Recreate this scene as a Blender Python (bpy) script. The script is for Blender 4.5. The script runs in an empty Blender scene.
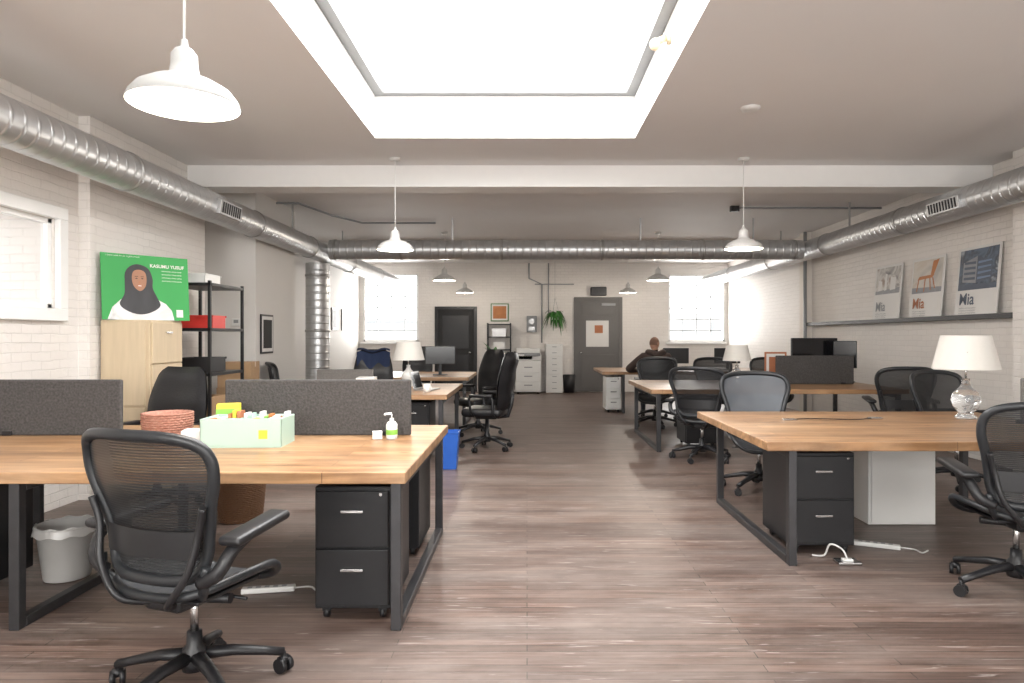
import bpy, bmesh, math, random
from mathutils import Vector, Matrix
random.seed(7)
S = bpy.context.scene
COL = S.collection
S.view_settings.view_transform = 'Standard'
S.view_settings.exposure = 0.32

# ------------------------------------------------------------------ materials
def newmat(name):
    m = bpy.data.materials.new(name); m.use_nodes = True
    nt = m.node_tree; b = nt.nodes['Principled BSDF']
    return m, nt, b
def M(name, col, rough=0.5, metal=0.0, var=0.08, scale=12.0, bump=0.0, emis=None, es=1.0, spec=None, trans=0, col2=None, stretch=None):
    m, nt, b = newmat(name)
    b.inputs['Roughness'].default_value = rough
    b.inputs['Metallic'].default_value = metal
    if spec is not None: b.inputs['Specular IOR Level'].default_value = spec
    if trans: b.inputs['Transmission Weight'].default_value = trans
    tc = nt.nodes.new('ShaderNodeTexCoord'); no = nt.nodes.new('ShaderNodeTexNoise')
    no.inputs['Scale'].default_value = scale; no.inputs['Detail'].default_value = 4
    if stretch:
        mp = nt.nodes.new('ShaderNodeMapping'); mp.inputs['Scale'].default_value = stretch
        nt.links.new(tc.outputs['Object'], mp.inputs['Vector']); nt.links.new(mp.outputs[0], no.inputs['Vector'])
    else:
        nt.links.new(tc.outputs['Object'], no.inputs['Vector'])
    mx = nt.nodes.new('ShaderNodeMixRGB')
    c2 = col2 if col2 else tuple(max(0, c*(1-var*2)) for c in col)
    mx.inputs[1].default_value = (*col, 1); mx.inputs[2].default_value = (*c2, 1)
    nt.links.new(no.outputs['Fac'], mx.inputs[0]); nt.links.new(mx.outputs[0], b.inputs['Base Color'])
    if bump:
        bp = nt.nodes.new('ShaderNodeBump'); bp.inputs['Strength'].default_value = bump; bp.inputs['Distance'].default_value = 0.01
        nt.links.new(no.outputs['Fac'], bp.inputs['Height']); nt.links.new(bp.outputs[0], b.inputs['Normal'])
    if emis:
        b.inputs['Emission Color'].default_value = (*emis, 1); b.inputs['Emission Strength'].default_value = es
    return m
def photomat(name, cols, scale=4):
    """printed photographic image: blotchy multi-tone procedural print"""
    m, nt, b = newmat(name); b.inputs['Roughness'].default_value = .5
    tc = nt.nodes.new('ShaderNodeTexCoord'); no = nt.nodes.new('ShaderNodeTexNoise'); no.inputs['Scale'].default_value = scale; no.inputs['Detail'].default_value = 7; no.inputs['Distortion'].default_value = .7
    nt.links.new(tc.outputs['Object'], no.inputs['Vector'])
    rp = nt.nodes.new('ShaderNodeValToRGB'); el = rp.color_ramp.elements
    el[0].position = .34; el[0].color = (*cols[0], 1); el[1].position = .66; el[1].color = (*cols[-1], 1)
    for i, c in enumerate(cols[1:-1]):
        e = el.new(.34+.32*(i+1)/(len(cols)-1)); e.color = (*c, 1)
    nt.links.new(no.outputs['Fac'], rp.inputs[0]); nt.links.new(rp.outputs[0], b.inputs['Base Color'])
    return m

def brickmat(name, c1, c2, mortar, bw=0.21, rh=0.072, bump=0.45, rough=0.6):
    m, nt, b = newmat(name)
    tc = nt.nodes.new('ShaderNodeTexCoord'); sp = nt.nodes.new('ShaderNodeSeparateXYZ'); ad = nt.nodes.new('ShaderNodeMath'); cb = nt.nodes.new('ShaderNodeCombineXYZ')
    nt.links.new(tc.outputs['Object'], sp.inputs[0]); nt.links.new(sp.outputs['X'], ad.inputs[0]); nt.links.new(sp.outputs['Y'], ad.inputs[1])
    nt.links.new(ad.outputs[0], cb.inputs['X']); nt.links.new(sp.outputs['Z'], cb.inputs['Y'])
    wn = nt.nodes.new('ShaderNodeTexNoise'); wn.inputs['Scale'].default_value = 5; wn.inputs['Detail'].default_value = 4
    nt.links.new(tc.outputs['Object'], wn.inputs['Vector'])
    vm = nt.nodes.new('ShaderNodeVectorMath'); vm.operation = 'MULTIPLY_ADD'; vm.inputs[1].default_value = (.03, .03, 0)
    nt.links.new(wn.outputs['Color'], vm.inputs[0]); nt.links.new(cb.outputs[0], vm.inputs[2])
    br = nt.nodes.new('ShaderNodeTexBrick'); nt.links.new(vm.outputs[0], br.inputs['Vector'])
    br.inputs['Scale'].default_value = 1; br.inputs['Brick Width'].default_value = bw; br.inputs['Row Height'].default_value = rh
    br.inputs['Mortar Size'].default_value = 0.006; br.inputs['Mortar Smooth'].default_value = 1.0
    br.inputs['Color1'].default_value = (*c1, 1); br.inputs['Color2'].default_value = (*c2, 1); br.inputs['Mortar'].default_value = (*mortar, 1)
    pn = nt.nodes.new('ShaderNodeTexNoise'); pn.inputs['Scale'].default_value = 1.1; pn.inputs['Detail'].default_value = 3; nt.links.new(tc.outputs['Object'], pn.inputs['Vector'])
    pr = nt.nodes.new('ShaderNodeMapRange'); pr.inputs['From Min'].default_value = .35; pr.inputs['From Max'].default_value = .65; pr.inputs['To Min'].default_value = 0; pr.inputs['To Max'].default_value = .8
    nt.links.new(pn.outputs['Fac'], pr.inputs['Value'])
    mc = nt.nodes.new('ShaderNodeMixRGB'); nt.links.new(pr.outputs[0], mc.inputs[0]); nt.links.new(br.outputs['Color'], mc.inputs[1]); mc.inputs[2].default_value = (*[(x+y)/2 for x, y in zip(c1, c2)], 1)
    nt.links.new(mc.outputs[0], b.inputs['Base Color'])
    no = nt.nodes.new('ShaderNodeTexNoise'); no.inputs['Scale'].default_value = 14; no.inputs['Detail'].default_value = 5
    nt.links.new(tc.outputs['Object'], no.inputs['Vector'])
    mt = nt.nodes.new('ShaderNodeMath'); mt.operation = 'SUBTRACT'
    ns = nt.nodes.new('ShaderNodeMath'); ns.operation = 'MULTIPLY'; ns.inputs[1].default_value = 1.8
    nt.links.new(no.outputs['Fac'], ns.inputs[0]); nt.links.new(ns.outputs[0], mt.inputs[0]); nt.links.new(br.outputs['Fac'], mt.inputs[1])
    bp = nt.nodes.new('ShaderNodeBump'); bp.inputs['Strength'].default_value = bump; bp.inputs['Distance'].default_value = 0.008
    nt.links.new(mt.outputs[0], bp.inputs['Height']); nt.links.new(bp.outputs[0], b.inputs['Normal'])
    b.inputs['Roughness'].default_value = rough
    return m

def plankmat(name, c1, c2, c3, pw, pl, rough, mortar=0.0012, mc=(0.03,0.02,0.015), wear=0.35, rot=0, gr=(1.5, 30, 30), grain=.55, wsc=(1, 1, 1), bias=0, knots=0, spec=.5, stain=0, stainc=(.1,.05,.03), scratch=0):
    m, nt, b = newmat(name)
    b.inputs['Specular IOR Level'].default_value = spec
    tc = nt.nodes.new('ShaderNodeTexCoord'); mp = nt.nodes.new('ShaderNodeMapping'); mp.inputs['Rotation'].default_value = (0, 0, rot)
    nt.links.new(tc.outputs['Object'], mp.inputs['Vector'])
    br = nt.nodes.new('ShaderNodeTexBrick'); nt.links.new(mp.outputs[0], br.inputs['Vector'])
    br.inputs['Scale'].default_value = 1; br.inputs['Brick Width'].default_value = pl; br.inputs['Row Height'].default_value = pw
    br.inputs['Mortar Size'].default_value = mortar; br.inputs['Bias'].default_value = bias; br.offset = 0.37
    br.inputs['Color1'].default_value = (*c1, 1); br.inputs['Color2'].default_value = (*c2, 1); br.inputs['Mortar'].default_value = (*mc, 1)
    def noise(sc, s, det, rg=.5, dist=0):
        q = nt.nodes.new('ShaderNodeMapping'); q.inputs['Scale'].default_value = sc; nt.links.new(mp.outputs[0], q.inputs['Vector'])
        n = nt.nodes.new('ShaderNodeTexNoise'); n.inputs['Scale'].default_value = s; n.inputs['Detail'].default_value = det; n.inputs['Roughness'].default_value = rg; n.inputs['Distortion'].default_value = dist
        nt.links.new(q.outputs[0], n.inputs['Vector']); return n
    def rng(src, a, c, d, e):
        r_ = nt.nodes.new('ShaderNodeMapRange'); r_.inputs['From Min'].default_value = a; r_.inputs['From Max'].default_value = c; r_.inputs['To Min'].default_value = d; r_.inputs['To Max'].default_value = e
        nt.links.new(src, r_.inputs['Value']); return r_
    g = noise(gr, 2, 6, .5, .6); w = noise(wsc, 1.3, 9, .7)
    mx = nt.nodes.new('ShaderNodeMixRGB'); mx.blend_type = 'MULTIPLY'; mx.inputs[0].default_value = grain
    rp = nt.nodes.new('ShaderNodeValToRGB'); rp.color_ramp.elements[0].position = .3; rp.color_ramp.elements[0].color = (.42,.38,.35,1); rp.color_ramp.elements[1].position = .68; rp.color_ramp.elements[1].color = (1.2,1.2,1.2,1)
    nt.links.new(g.outputs['Fac'], rp.inputs[0]); nt.links.new(br.outputs['Color'], mx.inputs[1]); nt.links.new(rp.outputs[0], mx.inputs[2])
    rw = rng(w.outputs['Fac'], .42, .72, 0, wear)
    m3 = nt.nodes.new('ShaderNodeMixRGB'); nt.links.new(rw.outputs[0], m3.inputs[0]); nt.links.new(mx.outputs[0], m3.inputs[1]); m3.inputs[2].default_value = (*c3, 1)
    out = m3
    def over(out, fac, col):
        q = nt.nodes.new('ShaderNodeMixRGB'); nt.links.new(fac.outputs[0], q.inputs[0]); nt.links.new(out.outputs[0], q.inputs[1]); q.inputs[2].default_value = (*col, 1); return q
    if stain:
        sn = noise((.7, 1.5, 1), 2.2, 7, .6, .8); out = over(out, rng(sn.outputs['Fac'], .50, .72, 0, stain), stainc)
    if scratch:
        sn = noise((.5, 9, 1), 5, 3, .5, 1.5); out = over(out, rng(sn.outputs['Fac'], .64, .69, 0, scratch), (.5, .45, .42))
    if knots:
        mk = nt.nodes.new('ShaderNodeMapping'); mk.inputs['Scale'].default_value = (1.6, 3.2, 1); nt.links.new(mp.outputs[0], mk.inputs['Vector'])
        vo = nt.nodes.new('ShaderNodeTexVoronoi'); vo.inputs['Scale'].default_value = 1.9; nt.links.new(mk.outputs[0], vo.inputs['Vector'])
        out = over(out, rng(vo.outputs['Distance'], .03, .12, knots, 0), (.10, .045, .02))
    nt.links.new(out.outputs[0], b.inputs['Base Color'])
    rr = rng(w.outputs['Fac'], 0, 1, rough-.12, rough+.2); nt.links.new(rr.outputs[0], b.inputs['Roughness'])
    bp = nt.nodes.new('ShaderNodeBump'); bp.inputs['Strength'].default_value = .35; bp.inputs['Distance'].default_value = .003; bp.invert = True
    nt.links.new(br.outputs['Fac'], bp.inputs['Height']); nt.links.new(bp.outputs[0], b.inputs['Normal'])
    return m

def ductmat(name, axis):
    m, nt, b = newmat(name)
    b.inputs['Metallic'].default_value = .75; b.inputs['Roughness'].default_value = .36
    tc = nt.nodes.new('ShaderNodeTexCoord'); wv = nt.nodes.new('ShaderNodeTexWave'); wv.bands_direction = axis; wv.inputs['Scale'].default_value = 2.6; wv.wave_profile = 'SIN'
    nt.links.new(tc.outputs['Object'], wv.inputs['Vector'])
    cr_ = nt.nodes.new('ShaderNodeValToRGB'); cr_.color_ramp.elements[0].position = .8; cr_.color_ramp.elements[1].position = 1
    nt.links.new(wv.outputs['Fac'], cr_.inputs[0])
    bp = nt.nodes.new('ShaderNodeBump'); bp.inputs['Strength'].default_value = .6; bp.inputs['Distance'].default_value = .010
    nt.links.new(cr_.outputs[0], bp.inputs['Height']); nt.links.new(bp.outputs[0], b.inputs['Normal'])
    no = nt.nodes.new('ShaderNodeTexNoise'); no.inputs['Scale'].default_value = 5; nt.links.new(tc.outputs['Object'], no.inputs['Vector'])
    mx = nt.nodes.new('ShaderNodeMixRGB'); mx.inputs[1].default_value = (.43,.435,.44,1); mx.inputs[2].default_value = (.62,.63,.64,1)
    nt.links.new(no.outputs['Fac'], mx.inputs[0]); nt.links.new(mx.outputs[0], b.inputs['Base Color'])
    return m

def meshfabric(name, col, op):
    m, nt, b = newmat(name)
    b.inputs['Base Color'].default_value = (*col, 1); b.inputs['Roughness'].default_value = .55
    tc = nt.nodes.new('ShaderNodeTexCoord'); wv = nt.nodes.new('ShaderNodeTexWave'); wv.bands_direction = 'Z'; wv.inputs['Scale'].default_value = 30
    nt.links.new(tc.outputs['Object'], wv.inputs['Vector'])
    mr = nt.nodes.new('ShaderNodeMapRange'); mr.inputs['To Min'].default_value = op-.10; mr.inputs['To Max'].default_value = min(1, op+.07)
    nt.links.new(wv.outputs['Fac'], mr.inputs['Value'])
    tr = nt.nodes.new('ShaderNodeBsdfTransparent'); ms = nt.nodes.new('ShaderNodeMixShader')
    nt.links.new(mr.outputs[0], ms.inputs[0]); nt.links.new(tr.outputs[0], ms.inputs[1]); nt.links.new(b.outputs[0], ms.inputs[2])
    nt.links.new(ms.outputs[0], nt.nodes['Material Output'].inputs[0])
    return m
def panemat(name):
    m, nt, b = newmat(name)
    b.inputs['Base Color'].default_value = (.8, .85, .85, 1); b.inputs['Roughness'].default_value = .03
    tr = nt.nodes.new('ShaderNodeBsdfTransparent'); ms = nt.nodes.new('ShaderNodeMixShader'); ms.inputs[0].default_value = .08
    nt.links.new(tr.outputs[0], ms.inputs[1]); nt.links.new(b.outputs[0], ms.inputs[2]); nt.links.new(ms.outputs[0], nt.nodes['Material Output'].inputs[0])
    return m

m_brick = brickmat('painted_brick', (.78,.745,.71), (.74,.705,.67), (.64,.61,.58))
m_plaster = M('plaster', (.72,.70,.67), .7, var=.02, scale=3, bump=.05)
m_warmwall = M('warm_plaster', (.76,.71,.65), .7, var=.03, scale=3, bump=.05)
m_ceil = M('ceiling_paint', (.76,.745,.735), .75, var=.02, scale=2, bump=.05)
m_beam = M('beam_paint', (.76,.75,.735), .6, var=.02)
m_white = M('white_paint', (.85,.85,.84), .45, var=.02)
m_enamel = M('pendant_enamel', (.62,.61,.59), .35, var=.02)
m_enamel2 = M('pendant_enamel_darkened', (.40,.40,.39), .35, var=.03)  # same enamel, darkened to offset skylight overexposure on the near shade
m_whitepl = M('white_plastic', (.74,.74,.72), .35, var=.02)
m_floor = plankmat('floor_boards', (.185,.127,.104), (.098,.067,.056), (.25,.212,.19), .062, 1.6, .37, mortar=.0024, mc=(.033,.024,.02), wear=.75, wsc=(.6, 1.8, 1), gr=(1.2, 24, 24), grain=.7, spec=.5, stain=.5, stainc=(.075,.053,.046), scratch=.4)
m_wood = plankmat('reclaimed_wood', (.46,.265,.13), (.285,.15,.068), (.50,.345,.215), .14, 2.6, .34, mortar=.0018, mc=(.10,.05,.022), wear=.5, gr=(1.0,10,10), grain=.95, knots=.8, stain=.6, stainc=(.21,.105,.047))
m_steel = M('raw_steel', (.085,.085,.09), .42, .75, var=.2, scale=9)
m_blackm = M('black_metal', (.014,.014,.016), .42, .2, var=.1)
m_black = M('black_plastic', (.012,.012,.014), .42, var=.1)
m_chairfr = M('graphite_plastic', (.018,.020,.023), .4, var=.1)
m_leather = M('black_leather', (.009,.009,.011), .42, var=.2, scale=60, bump=.2)
m_fab = meshfabric('black_mesh_fabric', (.011,.012,.014), .90)
m_fabg = meshfabric('grey_mesh_fabric', (.085,.095,.11), .92)
m_seat = M('dark_seat_fabric', (.020,.022,.026), .8, var=.2, scale=80, bump=.2)
m_felt = M('grey_felt', (.115,.108,.105), .95, var=.4, scale=70, bump=.4, col2=(.012,.011,.011))
m_felt2 = M('light_grey_felt', (.22,.21,.20), .95, var=.3, scale=70, bump=.4, col2=(.10,.095,.09))
m_chrome = M('chrome', (.6,.6,.6), .22, 1, var=.02)
m_cream = M('pale_birch_veneer', (.66,.53,.36), .5, var=.12, scale=3, stretch=(10, 10, 1))
m_card = M('cardboard', (.42,.27,.15), .8, var=.1)
m_ductY = ductmat('galvanised_duct_y', 'Y'); m_ductX = ductmat('galvanised_duct_x', 'X'); m_ductZ = ductmat('galvanised_duct_z', 'Z')
m_galv = M('galvanised', (.5,.5,.5), .38, .8, var=.15, scale=6)
m_dark = M('dark_void', (.012,.012,.013), .7)
m_hijab = M('print_black_cloth', (.012,.012,.014), .6, col2=(.06,.06,.065), scale=9, stretch=(1,1,.3))
m_greydoor = M('grey_door_paint', (.135,.13,.125), .55, var=.08, scale=4)
m_red = M('red_plastic', (.65,.04,.03), .4)
m_blue = M('blue_plastic', (.02,.11,.48), .4)
m_navy = M('navy_cloth', (.02,.035,.09), .85, bump=.2, scale=30)
m_green = M('poster_green', (.04,.34,.08), .6, var=.08, scale=3)
m_leaf = M('leaf_green', (.05,.20,.035), .5, var=.25)
m_mint = M('mint_plastic', (.42,.57,.49), .4, var=.02)
m_yellow = M('yellow_card', (.75,.58,.05), .5)
m_lime = M('lime_card', (.25,.55,.08), .5)
m_wicker = M('wicker', (.28,.09,.055), .8, scale=45, bump=.9, col2=(.50,.28,.21))
m_wickerd = M('dark_wicker', (.17,.075,.03), .7, scale=60, bump=.8, col2=(.08,.035,.015))
m_orange = M('poster_orange', (.62,.24,.08), .6, var=.25, scale=7)
m_terra = M('terracotta', (.45,.17,.08), .7)
m_posterw = M('poster_white', (.72,.71,.69), .6, var=.02)
m_posterd = M('poster_dark', (.05,.06,.09), .6, col2=(.12,.15,.2), scale=5)
m_posterg = M('poster_grey', (.35,.36,.38), .6, var=.25, scale=8)
m_postersky = M('poster_sky', (.22,.30,.45), .6, var=.2, scale=5)
m_ph1 = photomat('print_gallery_photo', [(.12,.11,.11), (.35,.33,.31), (.62,.60,.57), (.30,.22,.17)], 5)
m_ph2 = photomat('print_chair_photo', [(.42,.40,.37), (.60,.56,.50), (.50,.40,.30)], 3)
m_ph3 = photomat('print_building_photo', [(.02,.03,.05), (.10,.14,.20), (.05,.06,.08), (.38,.42,.46)], 5)
m_ph4 = photomat('print_white_shirt', [(.5,.5,.5), (.75,.75,.74), (.6,.6,.6)], 6)
m_skin = M('skin', (.50,.27,.18), .55, var=.08, scale=20)
m_skind = M('print_skin', (.44,.22,.13), .6, var=.2, scale=10)
m_hood = M('brown_hoodie', (.075,.05,.042), .9, var=.2, scale=40, bump=.4)
m_trous = M('dark_trousers', (.02,.022,.03), .9, var=.2, scale=40)
m_hair = M('short_hair', (.24,.13,.088), .7, scale=120, bump=.3)
m_brow = M('brow_hair', (.05,.03,.02), .8)
m_lips = M('lips', (.35,.13,.11), .5)
m_glow = M('bulb_glow', (1,1,1), .5, emis=(1,.95,.86), es=9)
m_shade_in = M('shade_enamel_inside', (.9,.88,.84), .4, var=.01, emis=(1,.95,.86), es=.35)
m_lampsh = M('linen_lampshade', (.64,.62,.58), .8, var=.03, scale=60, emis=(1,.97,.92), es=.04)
m_glass = M('clear_glass', (.85,.87,.88), .05, var=0, trans=.85)
m_pane = panemat('window_pane')
m_clear = M('translucent_bin', (.55,.54,.52), .3, var=.05, trans=.25)
m_screen = M('dark_screen', (.008,.008,.01), .15)
m_skyl = M('skylight_diffuser', (1,1,1), .5, var=0, emis=(1,.993,.98), es=9.2)
m_sash = M('grey_sash', (.28,.29,.30), .5)
m_mull = M('window_muntin', (.5,.51,.52), .5)
m_skf = M('skylight_frame', (.22,.22,.22), .5)
m_extb = brickmat('outside_brick', (.11,.05,.04), (.08,.038,.03), (.10,.09,.085))
m_extg = M('outside_glass', (.03,.035,.04), .3)
m_extw = M('outside_render', (.42,.42,.42), .8, var=.1, scale=2)
m_sole = M('shoe_rubber', (.03,.03,.03), .6)
m_cable = M('white_cable', (.65,.65,.63), .4)
m_tape = M('tape', (.55, .42, .28), .3)

# ------------------------------------------------------------------ mesh builder
class B:
    def __init__(s): s.bm = bmesh.new(); s.mats = []
    def mi(s, m):
        if m not in s.mats: s.mats.append(m)
        return s.mats.index(m)
    def box(s, x0, y0, z0, x1, y1, z1, m, bev=0, seg=2, T=None, smooth=False):
        g = bmesh.ops.create_cube(s.bm, size=1)
        vs = g['verts']
        for v in vs:
            v.co = Vector(((x0+x1)/2+v.co.x*(x1-x0), (y0+y1)/2+v.co.y*(y1-y0), (z0+z1)/2+v.co.z*(z1-z0)))
        fs = set(f for v in vs for f in v.link_faces)
        k = s.mi(m)
        for f in fs: f.material_index = k
        if bev > 0:
            es = list(set(e for v in vs for e in v.link_edges))
            r = bmesh.ops.bevel(s.bm, geom=es, offset=bev, segments=seg, affect='EDGES', profile=.5)
            vs = list(set([v for f in r['faces'] for v in f.verts] + [v for v in vs if v.is_valid]))
            for f in set(f for v in vs for f in v.link_faces):
                f.material_index = k; f.smooth = smooth
        if T is not None:
            for v in vs: v.co = T @ v.co
        return vs
    def tube(s, pts, r, m, seg=8, closed=False, caps=True, flat=1.0):
        pts = [Vector(p) for p in pts]; n = len(pts)
        rr = r if isinstance(r, (list, tuple)) else [r]*n
        k = s.mi(m); rings = []; prev = None
        for i, p in enumerate(pts):
            if closed: t = pts[(i+1) % n]-pts[i-1]
            else: t = pts[min(i+1, n-1)]-pts[max(i-1, 0)]
            if t.length < 1e-9: t = Vector((0, 0, 1))
            t.normalize()
            if prev is None:
                a = Vector((0, 0, 1)) if abs(t.z) < .9 else Vector((1, 0, 0))
                u = t.cross(a).normalized()
            else:
                u = prev-t*prev.dot(t)
                u = u.normalized() if u.length > 1e-6 else t.orthogonal().normalized()
            prev = u; w = t.cross(u)
            rings.append([s.bm.verts.new(p+u*math.cos(2*math.pi*j/seg)*rr[i]+w*math.sin(2*math.pi*j/seg)*rr[i]*flat) for j in range(seg)])
        R = n if closed else n-1
        for i in range(R):
            a, b = rings[i], rings[(i+1) % n]
            for j in range(seg):
                f = s.bm.faces.new((a[j], a[(j+1) % seg], b[(j+1) % seg], b[j])); f.material_index = k; f.smooth = True
        if caps and not closed:
            for rg in (rings[0], rings[-1]):
                f = s.bm.faces.new(rg); f.material_index = k
        return rings
    def lathe(s, prof, m, c=(0, 0, 0), seg=28, axis='Z'):
        k = s.mi(m); c = Vector(c); rings = []
        for r, z in prof:
            ring = []
            for j in range(seg):
                a = 2*math.pi*j/seg; x, y = r*math.cos(a), r*math.sin(a)
                v = Vector((x, y, z)) if axis == 'Z' else (Vector((z, x, y)) if axis == 'X' else Vector((x, z, y)))
                ring.append(s.bm.verts.new(c+v))
            rings.append(ring)
        for a, b in zip(rings, rings[1:]):
            for j in range(seg):
                f = s.bm.faces.new((a[j], a[(j+1) % seg], b[(j+1) % seg], b[j])); f.material_index = k; f.smooth = True
        return rings
    def cyl(s, p0, p1, r, m, seg=16):
        return s.tube([p0, p1], r, m, seg=seg)
    def ell(s, c, r, m, seg=16, rings=10, T=None):
        k = s.mi(m)
        g = bmesh.ops.create_uvsphere(s.bm, u_segments=seg, v_segments=rings, radius=1)
        for v in g['verts']:
            v.co = Vector((c[0]+v.co.x*r[0], c[1]+v.co.y*r[1], c[2]+v.co.z*r[2]))
            if T is not None: v.co = T @ v.co
        for f in set(f for v in g['verts'] for f in v.link_faces): f.material_index = k; f.smooth = True
        return g['verts']
    def grid(s, fn, nu, nv, m, smooth=True):
        k = s.mi(m)
        vs = [[s.bm.verts.new(fn(i/nu, j/nv)) for j in range(nv+1)] for i in range(nu+1)]
        for i in range(nu):
            for j in range(nv):
                f = s.bm.faces.new((vs[i][j], vs[i+1][j], vs[i+1][j+1], vs[i][j+1])); f.material_index = k; f.smooth = smooth
    def poly(s, pts, y, m):   # flat shape in XZ plane facing -Y
        k = s.mi(m)
        f = s.bm.faces.new([s.bm.verts.new((p[0], y, p[1])) for p in pts]); f.material_index = k
        return f
    def ellp(s, cx, cz, rx, rz, y, m, n=24):
        s.poly([(cx+rx*math.cos(2*math.pi*i/n), cz+rz*math.sin(2*math.pi*i/n)) for i in range(n)], y, m)
    def mesh(s, name):
        me = bpy.data.meshes.new(name)
        bmesh.ops.recalc_face_normals(s.bm, faces=s.bm.faces[:])
        s.bm.to_mesh(me); s.bm.free()
        for m in s.mats: me.materials.append(m)
        return me
    def obj(s, name, loc=(0, 0, 0), rz=0, rx=0, ry=0, parent=None):
        return place(s.mesh(name), name, loc, rz, rx, ry, parent)
def place(me, name, loc=(0, 0, 0), rz=0, rx=0, ry=0, parent=None):
    o = bpy.data.objects.new(name, me); o.location = loc; o.rotation_euler = (math.radians(rx), math.radians(ry), math.radians(rz))
    COL.objects.link(o)
    if parent: o.parent = parent
    return o
def cr(pts, n=6, closed=False):
    pts = [Vector(p) for p in pts]; out = []; N = len(pts)
    for i in range(N if closed else N-1):
        g = (lambda k: pts[k % N]) if closed else (lambda k: pts[max(0, min(N-1, k))])
        p0, p1, p2, p3 = g(i-1), g(i), g(i+1), g(i+2)
        for j in range(n):
            t = j/n
            out.append(.5*((2*p1)+(-p0+p2)*t+(2*p0-5*p1+4*p2-p3)*t*t+(-p0+3*p1-3*p2+p3)*t**3))
    if not closed: out.append(pts[-1])
    return out
def text(body, size, loc, parent, m, name='lettering', rz=0, bold=0.0):
    cu = bpy.data.curves.new(name, 'FONT'); cu.body = body; cu.size = size; cu.offset = bold
    o = bpy.data.objects.new(name, cu); COL.objects.link(o)
    bpy.context.view_layer.update()
    me = bpy.data.meshes.new_from_object(o.evaluated_get(bpy.context.evaluated_depsgraph_get()))
    bpy.data.objects.remove(o)
    me.materials.clear(); me.materials.append(m)
    o = bpy.data.objects.new(name, me); COL.objects.link(o); o.parent = parent
    o.location = loc; o.rotation_euler = (math.radians(90), 0, math.radians(rz))
    return o

# ------------------------------------------------------------------ room shell
CH = 3.3; YB = -2.5; YF = 17.5; XR = 5.15
b = B(); b.box(-4.7, YB-.2, -.12, 5.6, YF+.3, 0, m_floor); b.obj('floor')
SX0, SX1, SY0, SY1 = -1.45, 1.03, 1.9, 6.52
b = B()
for r in ((-4.7, YB-.2, SX0, YF+.3), (SX1, YB-.2, 5.6, YF+.3), (SX0, YB-.2, SX1, SY0), (SX0, SY1, SX1, YF+.3)):
    b.box(r[0], r[1], CH, r[2], r[3], CH+.12, m_ceil)
b.obj('ceiling')
b = B()
zt = 3.86
b.box(SX0-.06, SY0-.06, CH+.121, SX0, SY1+.06, zt, m_white); b.box(SX1, SY0-.06, CH+.121, SX1+.06, SY1+.06, zt, m_white)
b.box(SX0, SY1, CH+.121, SX1, SY1+.06, zt, m_white); b.box(SX0, SY0-.06, CH+.121, SX1, SY0, zt, m_white)
fz0, fz1, fw = 3.70, 3.79, .09
b.box(SX0, SY0, fz0, SX0+fw, SY1, fz1, m_skf); b.box(SX1-fw, SY0, fz0, SX1, SY1, fz1, m_skf)
b.box(SX0+fw, SY1-fw, fz0, SX1-fw, SY1, fz1, m_skf); b.box(SX0+fw, SY0, fz0, SX1-fw, SY0+fw, fz1, m_skf)
b.box(SX0, SY0, 3.80, SX1, SY1, 3.83, m_skyl)
b.obj('window_skylight')

def wall_with_holes(bd, axis, a0, a1, t0, t1, z0, z1, holes, m):
    def bx(u0, u1, w0, w1):
        if u1-u0 < 1e-4 or w1-w0 < 1e-4: return
        if axis == 'Y': bd.box(t0, u0, w0, t1, u1, w1, m)
        else: bd.box(u0, t0, w0, u1, t1, w1, m)
    cur = a0
    for (h0, h1, hz0, hz1) in sorted(holes):
        bx(cur, h0, z0, z1); bx(h0, h1, z0, hz0); bx(h0, h1, hz1, z1); cur = h1
    bx(cur, a1, z0, z1)
b = B()
wall_with_holes(b, 'Y', YB, 5.86, -4.6, -3.85, 0, CH, [(3.9, 5.56, 1.63, 2.36)], m_brick)
b.box(-4.6, 5.86, 0, -3.75, 7.95, CH, m_brick)
b.box(-4.6, 7.95, 0, -4.3, 8.8, CH, m_plaster)
b.box(-4.6, 8.8, 0, -3.5, 10.3, CH, m_plaster)
b.box(-4.6, 10.3, 0, -4.3, YF, CH, m_plaster)
b.obj('wall_left')
b = B()
b.box(XR, YB, 0, 5.5, YF, CH, m_brick)
b.box(4.98, 5.6, 0, XR, 7.0, CH, m_brick)
b.box(XR-.12, 12.35, 0, XR, 12.6, CH, m_warmwall)
b.obj('wall_right')
b = B()
wall_with_holes(b, 'X', -4.6, 5.5, YF, YF+.3, 0, CH, [(-4.2, -2.78, 1.28, 3.02), (3.62, 5.08, 1.28, 3.0)], m_brick)
b.obj('wall_back')
FW = [(-3.4, -.9, .9, 2.9), (.4, 4.4, .9, 2.9)]  # added unseen windows behind the camera, to raise the ambient light
b = B(); wall_with_holes(b, 'X', -4.6, 5.5, YB-.2, YB, 0, CH, FW, m_plaster); b.obj('wall_front')
b = B(); b.box(-3.85, 7.54, 3.07, XR, 7.80, CH-.001, m_beam, .008); b.box(-3.85, 7.50, 3.05, XR, 7.84, 3.075, m_beam, .005); b.obj('trim_ceiling_beam')
b = B(); b.box(-4.3, 13.6, 3.12, XR, 13.8, CH-.001, m_beam, .008); b.obj('trim_ceiling_beam_rear')

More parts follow.
